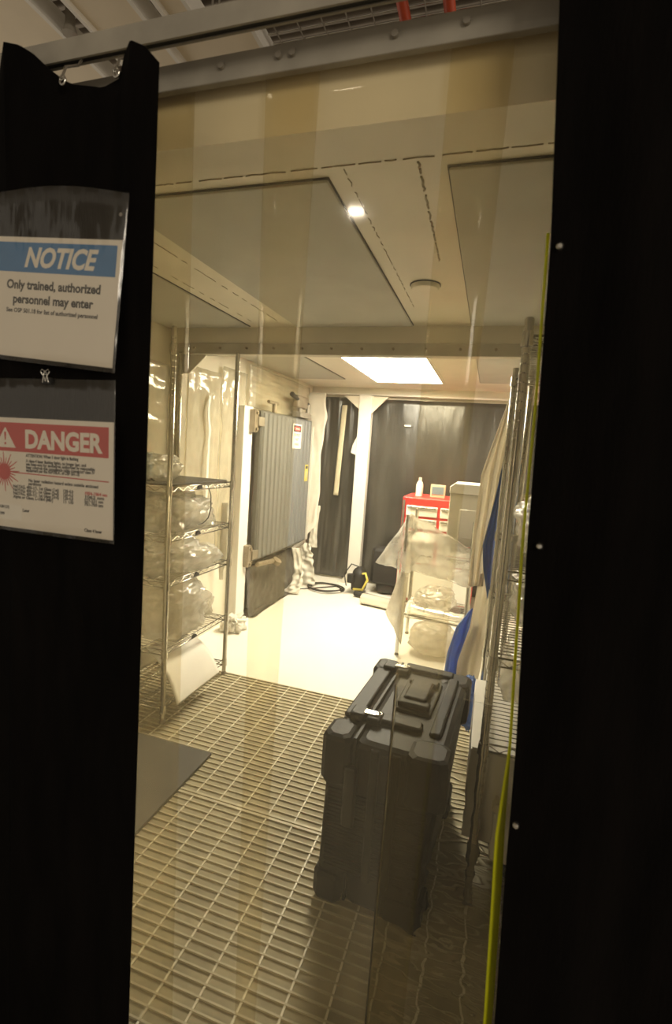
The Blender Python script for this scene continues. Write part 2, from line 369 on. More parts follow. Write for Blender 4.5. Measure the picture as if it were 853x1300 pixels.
# ------------------------------------------------------------------ strip curtain with its mounting rail
t = thing('strip_curtain', 'clear amber vinyl strip curtain hanging across the doorway', 'strip curtain', (-.25, .84, 2.04))
MB().box(-1.3, .45, .832, .846, 2.016, 2.060).build('mounting_rail', 'track', t, bevel=.002)
for x in (-.52, -.41, -.385, -.21, -.10):
    MB().tube([(x, .826, 2.04), (x, .833, 2.04)], .006, 8).build('screw', 'zinc', t)
def strip(xa, xb, xa2, xb2, y, name, m, seed, ripple=0.0):
    def fn(u, v):
        z = 2.03-v*2.0
        x = (xa+(xb-xa)*u)*(1-v)+(xa2+(xb2-xa2)*u)*v
        yy = y+.003*N(u*1.2+seed*3, v*1.5, seed)+.0006*N(u*3, v*3, seed+5)
        return (x, yy, z)
    if not ripple:
        MB().sheet(fn, 14, 36, .002).build(name, m, t)
        return
    # rippled strip: front skin wavy low down, back skin flat, so the slab bends the view as real vinyl does
    nu, nv = 70, 260
    A = []; B = []
    for j in range(nv+1):
        for i in range(nu+1):
            u, v = i/nu, j/nv; p = Vector(fn(u, v)); z = p.z
            k = max(0, min(1, (0.95-z)/.5))*max(0, min(1, (p.x+.16)/.12))
            r = k*ripple*(N(p.x*16, p.z*60, 3)+.4*N(p.x*40, p.z*110, 9))
            h = .0005+.0013*k; A.append(p+Vector((0, h, 0))); B.append(p+Vector((0, -h+r, 0)))
    W = nu+1; k = len(A); fs = []
    for j in range(nv):
        for i in range(nu):
            a = j*W+i; q = (a, a+1, a+1+W, a+W); fs += [q, tuple(x+k for x in reversed(q))]
    for i in range(nu):
        fs.append((i, i+k, i+1+k, i+1)); b = nv*W+i; fs.append((b, b+1, b+1+k, b+k))
    for j in range(nv):
        a = j*W; fs.append((a, a+W, a+W+k, a+k)); a = j*W+nu; fs.append((a, a+k, a+W+k, a+W))
    o = MB().add(A+B, fs, True).build(name, m, t)
    o.data.materials.append(M['strip'])          # flat, unrippled upper part
    for p in o.data.polygons:
        if p.center.z+2.04 > .97 and p.center.z < 5: p.material_index = 1
strip(-1.00, -.593, -.98, -.57, .858, 'strip', 'strip', 1)
strip(-.72, -.342, -.70, -.365, .846+.006, 'strip', 'strip', 2)
strip(-.44, -.027, -.405, -.06, .846, 'strip', 'strip', 3)
strip(-.123, .34, -.13, .34, .853, 'strip', 'stripr', 4, ripple=.0009)
# lime edged strip gathered against the right-hand curtain
def lime_edge(v): 
    pts = [(1.70, .049), (1.50, .056), (1.26, .061), (.96, .074), (.74, .083), (.50, .093), (.25, .100)]
    z = 1.70-v*1.5
    for (za, xa), (zb, xb) in zip(pts, pts[1:]):
        if zb <= z <= za: return z, xa+(xb-xa)*(za-z)/(za-zb)
    return z, pts[-1][1]
def fn(u, v):
    z, x = lime_edge(v); wd = .004 if z > .95 else .004+.010*min(1, (.95-z)/.15); return (x-.003-wd*(1-u)+.0012*N(v*9, 2), .765+u*.055, z)
MB().sheet(fn, 4, 50, .004, (1, 0, 0)).build('edge_strip', 'lime', t, label='lime yellow strip edge beside the right black curtain')

# ------------------------------------------------------------------ curtain track
t = thing('curtain_track', 'grey metal curtain track running above the black curtains', 'curtain track', (-.5, .78, 2.04))
MB().box(-2.6, 1.5, .770, .774, 2.050, 2.086).box(-2.6, 1.5, .774, .790, 2.082, 2.086).box(-2.6, 1.5, .786, .790, 2.052, 2.0821).build('channel', 'track', t)
MB().box(-2.6, 1.5, .7741, .7859, 2.054, 2.064).build('slot_shade', 'rubber', t)  # black bar stands in for the shade inside the channel

# ------------------------------------------------------------------ black curtains
def interp(pts, x):
    if x <= pts[0][0]: return pts[0][1]
    for (a, b), (c, d) in zip(pts, pts[1:]):
        if a <= x <= c: return b+(d-b)*(x-a)/(c-a)
    return pts[-1][1]
TOP = [(-2.6, 2.02), (-1.1, 2.02), (-.924, 2.022), (-.896, 2.061), (-.87, 2.058), (-.845, 2.045), (-.814, 2.019), (-.787, 2.002), (-.77, 1.994), (-.71, 1.98), (-.664, 1.982), (-.645, 2.010), (-.622, 2.017), (-.60, 2.012), (-.583, 1.995)]
FOLD = [(-2.6, .0), (-.93, .0), (-.895, -.02), (-.85, -.004), (-.79, .010), (-.70, .012), (-.66, .0), (-.62, -.022), (-.583, .0)]
t = thing('laser_curtain', 'black laser curtain on the left, carrying the two warning signs', 'curtain', (-1.2, .74, 0))
def fn(u, v):
    if u < .2: x = -2.6+u/.2*(1.6)
    else: x = -1.0+(u-.2)/.8*.417
    zt = interp(TOP, x); z = zt+(.004-zt)*v
    fade = max(0, 1-v*3.2)
    y = .742+interp(FOLD, x)*(.25+.75*fade)+.006*math.sin(x*55+v*2)*(1-v*.4)*(1 if x < -.97 else .25)
    x2 = x-.017*v*(1 if x > -.9 else 0)
    return (x2, y, z)
MB().sheet(fn, 90, 60, .004).build('cloth', 'black', t)
for x, z in ((-.776, 1.990), (-.662, 1.986)):
    g = MB(); ring = [(x+-.000+.0055*math.cos(a), .737, z+.007*math.sin(a)) for a in [2*math.pi*k/14 for k in range(15)]]
    g.tube(ring, .0022, 6, False)
    g.build('grommet', 'chrome', t)
    MB().tube([(x, .734, z), (x+.002, .742, z+.025), (x+.003, .768, z+.045), (x+.003, .778, 2.056)], .0022, 6).build('hook', 'chrome', t)
RE = [(1.3, 0.095), (0, .099)]
t = thing('laser_curtain', 'black laser curtain on the right with a row of snap studs', 'curtain', (.7, .75, 0))
EDGE = [(-.02, .100), (.51, .092), (.74, .083), (.96, .077), (1.26, .061), (1.50, .054), (1.69, .047), (1.98, .026), (2.06, .020)]
def fn(u, v):
    z = 2.06-v*2.056; x0 = interp(EDGE, z); x = x0+(1.5-x0)*u**1.6
    y = .748+.010*math.sin(x*26+1)*min(1, (x-x0)*12)+.004*N(x*8, z*2)
    return (x, y, z)
MB().sheet(fn, 70, 60, .004).build('cloth', 'black', t)
for x, z in ((.059, 1.674), (.077, 1.268), (.089, .841)):
    MB().tube([(x, .741, z), (x, .743, z), (x, .749, z)], [.0025, .0048, .0052], 12).build('snap_stud', 'chrome', t)

# ------------------------------------------------------------------ the two signs in clear sleeves
def sign(label, ox, oz, rot, hole):
    t = thing('sign', label, 'sign', (ox, .712, oz), (0, math.radians(rot), 0)); return t
def bow(x, z, wv): return -.004*math.sin(math.pi*(x/.30+.5))*wv
# NOTICE (local frame: x right, z up, origin at paper centre)
t = sign('white and blue NOTICE sign in a clear sleeve, upper of the two', -.772, 1.612, 4.6, 0)
MB().sheet(lambda u, v: (-.15+.30*u, -.0016+bow(-.15+.3*u, 0, .4), .178-.29*v+.012*(math.sin(u*3.1))*(1-v)), 20, 12, .0004).build('clear_sleeve', 'sleeve', t, local=True)
MB().box(-.1430, .1430, 0, .0005, -.104, .106).build('paper', 'paper', t, local=True)
MB().box(-.1430, .1340, -.0003, .0001, .046, .097).build('blue_banner', 'blue', t, local=True)
text_mesh('lettering', 'NOTICE', .046, 'paper', t, .010, .056, -.0004, 'CENTER', .0016, .28, .163)
text_mesh('lettering', 'Only trained, authorized', .0215, 'ink', t, .0, .0170, -.0002, 'CENTER', .0007, 0, .212)
text_mesh('lettering', 'personnel may enter', .0215, 'ink', t, .001, -.0080, -.0002, 'CENTER', .0007, 0, .182)
text_mesh('lettering', 'See OSP 501.18 for list of authorized personnel', .0105, 'ink', t, .0, -.0245, -.0002, 'CENTER', .0003, 0, .208)
MB().tube([(.138, -.0035, .145), (.138, -.0015, .145)], .0035, 10).build('rivet', 'chrome', t, local=True)
# DANGER
t = sign('white and red DANGER laser sign in a clear sleeve, lower of the two', -.776, 1.297, -0.6, 0)
MB().sheet(lambda u, v: (-.149+.298*u, -.0016+bow(-.15+.3*u, 0, .4), .178-.287*v), 20, 12, .0004).build('clear_sleeve', 'sleeve', t, local=True)
MB().box(-.1440, .1450, 0, .0005, -.103, .106).build('paper', 'paper', t, local=True)
MB().box(-.1440, .1345, -.0003, .0001, .043, .097).build('red_banner', 'red', t, local=True)
def lx(px): return -.1405+px*.00190
MB().prism([(lx(5), .050), (lx(32), .050), (lx(18.5), .0885)], 'y', -.0005, 0).build('warning_triangle', 'paper', t, local=True)
cx = lx(18.5)
MB().prism([(cx-.0026, .079), (cx+.0026, .079), (cx+.0012, .0635), (cx-.0012, .0635)], 'y', -.0007, -.0004).prism([(cx+.0024*math.cos(a), .0575+.0024*math.sin(a)) for a in [k*math.pi/5 for k in range(10)]], 'y', -.0007, -.0004).build('exclamation_mark', 'red', t, local=True)
text_mesh('lettering', 'DANGER', .046, 'paper', t, lx(90), .0520, -.0004, 'CENTER', .0018, 0, .178)
burst = MB(); cx, cz = lx(16.5), .0035
for k in range(24):
    a = 2*math.pi*k/24+.06; L = .038 if k % 2 == 0 else .028; c, s_ = math.cos(a), math.sin(a); wv = .0011
    burst.prism([(cx+c*.008-s_*wv*1.6, cz+s_*.008+c*wv*1.6), (cx+c*L-s_*wv*.6, cz+s_*L+c*wv*.6), (cx+c*L+s_*wv*.6, cz+s_*L-c*wv*.6), (cx+c*.008+s_*wv*1.6, cz+s_*.008-c*wv*1.6)], 'y', -.0002, 0)
burst.prism([(cx+.0155*math.cos(k*math.pi/9), cz+.0155*math.sin(k*math.pi/9)) for k in range(18)], 'y', -.0003, 0)
burst.prism([(cx+.02, cz+.001), (lx(145), cz-.0015), (lx(145), cz-.0035), (cx+.02, cz-.001)], 'y', -.0002, 0)
burst.build('laser_burst', 'red', t, local=True)
LIST = ['Nd:YAG, 400-1/1, 1st Glass (1st)', 'Nd:YAG, 400-1/1, 1st Glass (2nd)', 'Nd:YAG, 400-1/1, 1st Glass (3rd)', 'Alpha or Glass, L-1064 (Mfr)']
FINE = [('ATTENTION: When 3 door light is flashing', 45, 110, .0345), ('A class-4 laser flashing lights, no longer lasr, and', 45, 119, .0245),
        ('use keep-outs for enclosures, authorized by responsible', 45, 129, .0185), ('laser controls this compliance cable connector class IV', 45, 129, .0125),
        ('equipment per the REPUBLIC of OSP 501-18', 45, 111, .0070), ('No laser radiation hazard exists outside enclosed', 48, 133, -.0120), ('partitions', 48, 64, -.0180)]
for i, b_ in enumerate(LIST): FINE.append((b_, 28, 86 if i < 3 else 79, -.0255-.0066*i))
for i, b_ in enumerate(('120-4.0', '120-4.0', '120-4.0', '11 1/0')): FINE.append((b_, 91, 103, -.0255-.0066*i))
for i, b_ in enumerate(('1062 nm', '527-531 nm', '701-700 nm')): FINE.append((b_, 117, 139, -.0321-.0066*i))
FINE += [('Class 4 laser', 117, 138, -.0930), ('Laser', 40, 49, -.0700)]
for b_, p0, p1, z in FINE: text_mesh('fine_print', b_, .0082, 'ink', t, lx(p0), z, -.0002, 'LEFT', .0003, 0, (p1-p0)*.00190)
text_mesh('fine_print', '1054-1064 nm', .0082, 'red', t, lx(117), -.0255, -.0002, 'LEFT', .0003, 0, .049)
MB().box(-.1440, lx(39), -.0004, 0, -.088, -.058).build('pasted_label', 'white', t, local=True)
text_mesh('fine_print', 'Room B-204 (1/7)', .0075, 'ink', t, -.138, -.0665, -.0006, 'LEFT', .0003, 0, .040)
text_mesh('fine_print', 'page 1/1999', .0075, 'ink', t, -.138, -.0800, -.0006, 'LEFT', .0003, 0, .028)
# binder clip over the lower sleeve
t = thing('binder_clip', 'small wire-handled binder clip at the top of the DANGER sleeve', 'clip', (-.775, .708, 1.466))
MB().prism([(-.786, 1.466), (-.764, 1.466), (-.766, 1.477), (-.784, 1.477)], 'y', .704, .7095).build('clip_body', 'rubber', t)
for s_ in (-1, 1):
    x = -.775+s_*.0035
    pts = [(x-s_*.003, .703, 1.470), (x-s_*.001, .7025, 1.478), (x+s_*.0065, .702, 1.486), (x+s_*.004, .702, 1.491), (x-s_*.0025, .702, 1.488), (x+s_*.001, .7025, 1.478), (x+s_*.003, .703, 1.468)]
    MB().tube(pts, .0010, 6).build('wire_handle', 'chrome', t)

# ------------------------------------------------------------------ grey plate on the grating
tag(MB().box(-1.80, -1.052, 1.0, 1.815, .0005, .014).build('floor_plate', 'plate', bevel=.002), 'flat grey rubber plate lying on the grating by the left curtain', 'mat')

# ------------------------------------------------------------------ wire shelving
def wire_shelf(parent, x0, x1, y0, y1, z, wires='y', skirt=True):
    """one chrome tier: rim + lower rail + zigzag truss, with the deck wires as a joined stuff part"""
    rim = MB(); r = .0032
    for zz in ((z, z-.026) if skirt else (z,)):
        rim.tube([(x0, y0, zz), (x1, y0, zz), (x1, y1, zz), (x0, y1, zz), (x0, y0, zz)], r, 6)
    if skirt:
        def zig(a, b):
            L = (Vector(b)-Vector(a)).length; n = max(2, int(L/.035)); pts = []
            for i in range(n+1):
                p = Vector(a).lerp(Vector(b), i/n); pts.append((p.x, p.y, z-.003 if i % 2 == 0 else z-.024))
            rim.tube(pts, .0018, 5)
        zig((x0, y0, z), (x0, y1, z)); zig((x1, y0, z), (x1, y1, z)); zig((x0, y0, z), (x1, y0, z)); zig((x0, y1, z), (x1, y1, z))
    sh = rim.build('shelf', 'chrome', parent)
    dk = MB(); n = int((y1-y0)/.0265)
    for i in range(1, n):
        y = y0+(y1-y0)*i/n; dk.tube([(x0, y, z+.003), (x1, y, z+.003)], .0018, 5)
    for k in (.33, .67):
        x = x0+(x1-x0)*k; dk.tube([(x, y0, z), (x, y1, z)], .003, 5)
    dk.build('deck_wire', 'chrome', sh, kind='stuff')
    return sh
def unit(label, x0, x1, y0, y1, tiers, h, group=None):
    t = thing('wire_shelf', label, 'shelf', ((x0+x1)/2, (y0+y1)/2, 0), group=group)
    for x in (x0, x1):
        for y in (y0, y1):
            p = MB(); p.tube([(x, y, .02), (x, y, h-.004), (x, y, h)], [.0127, .0127, .010], 12)
            z = .05
            while z < h-.03: p.tube([(x, y, z), (x, y, z+.003)], .0134, 12); z += .0254
            po = p.build('post', 'chrome', t)
            MB().tube([(x, y, .0), (x, y, .006), (x, y, .02)], [.014, .016, .009], 10).build('foot', 'zinc', po)
            for z in tiers: MB().tube([(x, y, z-.032), (x, y, z+.008)], [.0175, .0155], 12).build('collar', 'chrome', t)
    for z in tiers: wire_shelf(t, x0+.012, x1-.012, y0+.012, y1-.012, z)
    return t
LX0, LX1, LY0, LY1 = -1.775, -1.405, 1.943, 2.525
LT = (.085, .362, .697, .917, 1.155)
t = unit('chrome wire shelf full of plastic bags on the left', LX0, LX1, LY0, LY1, LT, 1.88)
for z in LT[1:]:   # black half-round label holder on each front edge
    MB().prism([(2.20+.022*math.cos(a), z-.020+.020*math.sin(a)) for a in [math.pi*k/8 for k in range(9)]], 'x', LX1-.008, LX1-.001).build('clip_tab', 'rubber', t)
# things on the left shelf
tag(MB().rbox(LX0+.02, LX1-.02, LY0+.02, LY1-.02, 1.1605, 1.1675, .003).build('shelf_mat', 'plate'), 'dark grey mat lying on the top tier of the left shelf', 'mat')
def bag(name, label, c, rad, m, seed, amp=.22, freq=1.7, flat=None, group=None):
    return tag(MB().blob(c, rad, amp, freq, seed, flat).build(name, m), label, 'plastic bag', group)
t = thing('plastic_bag', 'clear plastic bag holding a pale blue pack on the top tier', 'plastic bag', (-1.63, 2.1, 1.168))
MB().blob((-1.63, 2.12, 1.225), (.11, .13, .075), .3, 2.0, 3, 1.169).build('bag_film', 'bag', t)
MB().rbox(-1.66, -1.61, 2.06, 2.085, 1.19, 1.30, .006).build('blue_pack', mat('pale_blue_pack', (.33, .52, .66), .5), t)
MB().box(-1.70, -1.56, 2.03, 2.18, 1.170, 1.186).build('dark_bundle', 'plate', t)
bag('plastic_bag', 'cloudy bag heaped on the tier below the dark mat', (-1.60, 2.21, .98), (.165, .23, .115), 'bag', 5, .38, flat=.9225)
bag('plastic_bag', 'flat wrinkled clear bag on the middle tier', (-1.60, 2.24, .75), (.17, .25, .10), 'bag', 8, .38, flat=.7025)
bag('plastic_bag', 'big milky white bag bulging over the tier above the foam roll', (-1.565, 2.17, .50), (.18, .20, .15), 'bagw', 11, .26, flat=.3675)
bag('plastic_bag', 'small milky bag with a twisted neck next to the far shelf post', (-1.575, 2.435, .44), (.12, .05, .07), 'bagw', 14, .2, flat=.3675)
def roll_pts(k): return k
foam = MB()
def fn(u, v):
    a = u*1.0; x = -1.74+.40*u; z = .092+.235*(1-abs(2*u-1)**2.2)*(1-.25*v)+.006*N(u*4, v*4)
    return (x, 1.965+.39*v, z)
foam.sheet(fn, 24, 16, .012, (0, 0, 1))
tag(foam.build('foam_sheet', 'foam'), 'arched white foam sheet on the lowest tier of the left shelf', 'foam')
pts = [(-1.42, 2.22, 1.150), (-1.395, 2.25, 1.155), (-1.385, 2.27, 1.10), (-1.385, 2.275, 1.03), (-1.39, 2.26, .98), (-1.395, 2.22, .955), (-1.40, 2.18, .952)]
tag(MB().tube(pts, .0028, 7).build('cable', 'rubber'), 'thin black cable dangling from the left shelf', 'cable')

# ------------------------------------------------------------------ far room, left side
def wall_film(name, label, y0, y1, z0, z1, seed, m='sheet', x=None, cat='plastic sheet'):
    def fn(u, v):
        y = y0+(y1-y0)*u; z = z0+(z1-z0)*v
        return ((x or XL+.035)+.014*N(u*4+seed, v*5, seed)+.008*N(u*9, v*14, seed), y+.02*N(v*6, seed)*(u-.5), z)
    o = MB().sheet(fn, 26, 40, .0012, (1, 0, 0)).build(name, m)
    return tag(o, label, cat)
wall_film('plastic_sheet', 'white plastic film on the left wall beside the wire shelf', 2.66, 3.05, .5, 1.84, 1)
wall_film('plastic_sheet', 'white plastic film on the left wall close to the steel door', 3.07, 3.42, .55, 1.90, 2)
wall_film('plastic_sheet', 'white plastic film high on the left wall above the steel door', 3.46, 4.75, 1.66, 1.98, 4)
wall_film('plastic_sheet', 'yellowed film on the wall behind the near end of the left shelf', 1.25, 2.48, .95, 1.80, 6)
tag(MB().sheet(lambda u, v: (XL+.062+.006*N(v*7, 3), 2.86+.028*u+.02*N(v*4, 8), .98+.70*v), 3, 24, .001, (1, 0, 0)).build('tape_strip', 'tape'), 'pale vertical tape strip on the left wall film', 'tape')
struct('trim_8', MB().box(XL, -1.76, 3.30, 3.44, 0, 1.66), 'white', bevel=.006)
# steel door
DX, DY0, DY1, DZ0, DZ1 = -1.715, 3.50, 4.62, .45, 1.645
t = thing('steel_door', 'tall grey ribbed steel door hung on the left wall of the far room', 'door', (DX, 4.06, DZ0))
MB().rbox(DX-.055, DX, DY0, DY1, DZ0, DZ1, .012).build('door_leaf', 'doordark', t)
n = 13
for i in range(n):
    y0 = DY0+.02+(DY1-DY0-.04)*i/n; y1 = y0+(DY1-DY0-.04)/n*.80
    MB().prism([(DX-.002, y0), (DX+.012, y0+.010), (DX+.012, y1-.010), (DX-.002, y1)], 'z', DZ0+.02, DZ1-.02).build('rib', 'door', t)
MB().box(DX-.056, DX+.016, DY1-.002, DY1+.015, DZ0+.01, DZ1-.06).build('edge_strip', 'tape', t)
for z in (DZ1-.09, DZ0+.06):
    h = MB().box(DX-.075, DX+.0, DY0-.115, DY0-.06, z-.085, z+.085).build('hinge_plate', 'bronze', t, bevel=.004)
    for dz in (-.06, .06): MB().tube([(DX, DY0-.088, z+dz), (DX+.012, DY0-.088, z+dz)], .013, 8).build('hinge_bolt', 'bronze', h)
    MB().box(DX-.04, DX+.01, DY0-.065, DY0+.045, z-.035, z+.035).build('hinge_arm', 'zinc', t, bevel=.004)
lt = MB().box(DX-.05, DX+.03, 4.22, 4.50, DZ1+.005, DZ1+.055).build('latch_block', 'zinc', t, bevel=.004)
MB().box(DX-.04, DX+.02, 4.18, 4.42, DZ1+.09, DZ1+.20).build('latch_motor', 'bronze', t, bevel=.015)
MB().tube([(DX-.01, 4.30, DZ1+.05), (DX-.01, 4.30, DZ1+.10)], .018, 8).tube([(DX, 4.47, DZ1+.03), (DX, 4.47, DZ1+.14)], .022, 10).build('latch_pin', 'zinc', t)
MB().tube([(DX+.005, 4.05, DZ1+.19), (DX+.005, 4.18, DZ1+.165), (DX+.005, 4.48, DZ1+.145)], [.022, .016, .010], 8).build('latch_lever', 'rubber', t)
MB().tube([(DX, 3.72, DZ1+.0), (DX, 3.72, DZ1+.075)], .022, 8).tube([(DX, 3.60, DZ1+.075), (DX, 3.78, DZ1+.075)], .014, 8).build('hinge_lever', 'bronze', t)
MB().tube([(DX+.02, 3.50, DZ0-.02), (DX+.02, 3.80, DZ0-.05)], .02, 8).tube([(DX+.02, 3.86, DZ0-.08), (DX+.04, 3.86, DZ0-.05)], .04, 12).build('lower_lever', 'bronze', t)
MB().tube([(DX-.0, 4.30, DZ0-.03), (DX-.0, 4.55, DZ0-.01)], .02, 8).build('lower_bolt', 'zinc', t)
sg = MB().box(DX+.0125, DX+.0145, 4.10, 4.305, 1.365, 1.585).build('warning_sign', 'paper', t, label='small white danger notice on the door')
def wall_text(body, size, m, parent, y, z, x, width):
    o = text_mesh('lettering', body, size, m, parent, 0, 0, 0, 'CENTER', .0006, 0, width)
    o.rotation_euler = (0, 0, math.radians(90)); o.location = Vector((x, y, z))-Vector(parent['_w']); return o
MB().rbox(DX+.0140, DX+.0155, 4.115, 4.29, 1.515, 1.572, .0005).build('red_banner', 'ink', sg)
MB().prism([(4.2025+.078*math.cos(a), 1.5435+.021*math.sin(a)) for a in [k*math.pi/10 for k in range(20)]], 'x', DX+.0154, DX+.0164).build('red_oval', 'red', sg)
for body, z, wd in (('DANGER', 1.534, .10),): wall_text(body, .026, 'paper', sg, 4.2025, z, DX+.0168, wd)
for body, z, wd in (('EYE PROT', 1.475, .15), ('FAST', 1.435, .085), ('HEAD', 1.392, .10)): wall_text(body, .034, 'ink', sg, 4.2025, z, DX+.0149, wd)
st = MB().box(DX+.0125, DX+.0142, 4.455, 4.535, 1.055, 1.215).build('sticker', 'yellow', t, label='yellow caution sticker')
MB().box(DX+.0141, DX+.0149, 4.468, 4.522, 1.175, 1.203).build('printed_symbol', 'ink', st)
MB().box(DX+.0141, DX+.0149, 4.480, 4.510, 1.085, 1.15).build('printed_bar', 'cream', st)
# torn white plastic round the door opening
def ribbon(name, label, pts, wds, m, seed, cat='plastic strip', thick=.0015, axis=(1, 0, 0), amp=.012, tear=.18):
    def at(v):
        k = v*(len(pts)-1); i = min(int(k), len(pts)-2); f = k-i
        return Vector(pts[i]).lerp(Vector(pts[i+1]), f), wds[i]+(wds[i+1]-wds[i])*f
    def fn(u, v):
        p, wd = at(v); e = 1+tear*N(v*9, seed, u*3)
        q = p+Vector(axis)*((u-.5)*wd*e); q.y += amp*N(u*3, v*8, seed)
        return q
    return tag(MB().sheet(fn, 8, 48, thick, (0, 1, 0)).build(name, m), label, cat)
BY = YB-.08
ribbon('torn_plastic', 'ragged white plastic hanging between the steel door and the black sheet',
       [(-1.75, 4.74, 1.93), (-1.72, 4.75, 1.65), (-1.71, 4.75, 1.30), (-1.695, 4.74, .95), (-1.70, 4.72, .60), (-1.80, 4.66, .42)], [.24, .20, .12, .12, .10, .05], 'tape', 3)
ribbon('torn_plastic', 'short white plastic tail hanging below the ragged plastic',
       [(-1.655, 4.735, .80), (-1.67, 4.735, .55), (-1.675, 4.735, .36)], [.08, .07, .10], 'tape', 5)
ribbon('torn_plastic', 'crumpled white plastic streamer under the steel door',
       [(-1.66, 4.25, .44), (-1.63, 4.27, .22), (-1.63, 4.23, .10), (-1.68, 4.20, .015)], [.10, .09, .11, .16], 'tape', 8, amp=.04)
ribbon('torn_plastic', 'white plastic scrap reaching the floor next to the black sheet',
       [(-1.68, 4.57, .43), (-1.66, 4.57, .25), (-1.66, 4.55, .02)], [.08, .13, .20], 'tape', 9, amp=.04)
def fn(u, v):
    y = 3.46+1.05*u; w_ = .40+.05*N(u*4, 2)
    if v < .7: p = Vector((XL+.075+.05*v, y, .012+w_*(1-v/.7)))
    else: p = Vector((XL+.11+(v-.7)/.3*.05, y, .010))
    p.x += .030*abs(N(u*9, v*5, 4)); p.z += (.022*abs(N(u*8, v*6, 9)) if v > .55 else 0); p.y += .02*N(u*3, v*6, 2)
    return p
tag(MB().sheet(fn, 44, 30, .002, (.7, 0, .7)).build('dark_sheet', mat('taupe_sheeting', (.085, .078, .062), .4, var=.35, nscale=5, bump=.6, bscale=9)), 'dark plastic sheet slumped along the wall beneath the steel door', 'plastic sheet')
tag(MB().blob((-1.70, 3.16, .05), (.07, .07, .06), .5, 2.5, 31, .002).build('crumpled_paper', 'tape'), 'crumpled white paper on the floor behind the left shelf', 'paper')
ribbon('hanging_film', 'narrow white film tail on the wall next to the far shelf post', [(-1.785, 3.12, .95), (-1.785, 3.12, .60), (-1.795, 3.12, .38)], [.05, .07, .03], 'tape', 12)
# back wall: black sheets, post, tape
def black_sheet(label, x0, x1, z0, z1, seed, y=YB-.03):
    def fn(u, v):
        x = x0+(x1-x0)*u; z = z0+(z1-z0)*v
        return (x, y+.018*N(u*7+seed, v*1.5, seed)+.010*N(u*18, v*3, seed+2), z)
    return tag(MB().sheet(fn, 50, 40, .002).build('black_sheet', 'blackpl'), label, 'plastic sheet')
black_sheet('black plastic sheet left of the white post on the back wall', XL+.01, -1.265, .02, 1.925, 1)
black_sheet('black plastic sheet right of the white post on the back wall', -1.245, XR-.01, .02, 1.915, 2)
t = thing('post', 'white square post with gusset plates against the back wall', 'post', (-1.255, 4.9, 0))
MB().box(-1.320, -1.190, 4.86, 4.955, 0, 1.94).build('shaft', 'white', t, bevel=.006)
MB().prism([(-1.485, 1.93), (-1.025, 1.93), (-1.190, 1.76), (-1.190, 1.70), (-1.320, 1.70), (-1.320, 1.80)], 'y', 4.875, 4.89).build('gusset', 'beam', t)
MB().prism([(-1.425, 0), (-1.125, 0), (-1.160, .05), (-1.190, .11), (-1.320, .11), (-1.355, .05)], 'y', 4.855, 4.875).build('base_plate', 'tape', t)
MB().prism([(-1.320, 1.34), (-1.320, 1.52), (-1.355, 1.44), (-1.370, 1.36)], 'y', 4.86, 4.864).build('tape_flap', 'tape', t)
tag(MB().sheet(lambda u, v: (-1.53+.035*v-.028+.055*u, 4.955+.004*N(v*5), .90+.94*v), 3, 30, .002).build('tape_strip', 'cream'), 'cream tape strip running down the left black sheet', 'tape')
tag(MB().box(-.86, -.795, 4.950, 4.957, 1.655, 1.672).build('glint_patch', 'tape'), 'tiny white patch standing in for a glint on the right black sheet', 'tape')  # white chip in place of a small reflection on the sheeting
# cable coil
pts = []
for k in range(110):
    a = k*.24; r = 1+.10*math.sin(k*.37)
    pts.append((-1.44+.17*r*math.cos(a)+.01*math.sin(k), 4.55+.16*r*math.sin(a), .006+.0009*(k % 26)))
pts += [(-1.62, 4.43, .006), (-1.75, 4.32, .006)]
tag(MB().tube(pts, .0055, 6).build('cable_coil', 'rubber'), 'loose coil of dark cable on the white floor', 'cable')

# ------------------------------------------------------------------ far room, right side
t = thing('vacuum_pump', 'small black pump with yellow hose at the foot of the white post', 'pump', (-1.10, 4.55, 0))
MB().blob((-1.12, 4.60, .13), (.075, .09, .12), .15, 2, 41, .002, lev=3).tube([(-1.18, 4.50, .12), (-1.18, 4.50, .20)], .035, 10).build('pump_body', 'rubber', t)
MB().tube([(-1.15, 4.52, .05), (-1.05, 4.47, .07), (-1.01, 4.48, .17), (-1.04, 4.52, .22), (-1.09, 4.55, .20)], .012, 8).build('hose', 'yellow', t)
MB().tube([(-1.12, 4.45, .035), (-.90, 4.42, .03)], .025, 8).build('nozzle', 'rubber', t)
MB().tube([(-1.22, 4.50, .08), (-1.24, 4.48, .2), (-1.18, 4.5, .3), (-1.12, 4.55, .27)], .006, 6).build('cord', 'rubber', t)
tag(MB().rbox(-1.02, -.72, 4.62, 4.80, .10, .46, .03).blob((-.87, 4.71, .08), (.1, .08, .08), .1, 2, 2, .001, lev=2).build('black_bag', 'rubber'), 'black bag standing left of the red tool chest', 'bag')
t = thing('tool_chest', 'tall red tool chest with chrome drawer pulls in the back right corner', 'tool chest', (-.38, 4.5, 0))
TX0, TX1, TY0, TY1, TZ = -.70, -.05, 4.25, 4.72, 1.02
MB().rbox(TX0, TX1, TY0, TY1, .10, TZ, .012).build('chest_body', 'toolred', t)
for x in (TX0+.06, TX1-.06):
    for y in (TY0+.07, TY1-.07): MB().tube([(x-.015, y, .045), (x+.015, y, .045)], .045, 12).box(x-.02, x+.02, y-.02, y+.02, .08, .11).build('caster', 'rubber', t)
zs = [.955, .845, .735, .64, .545]
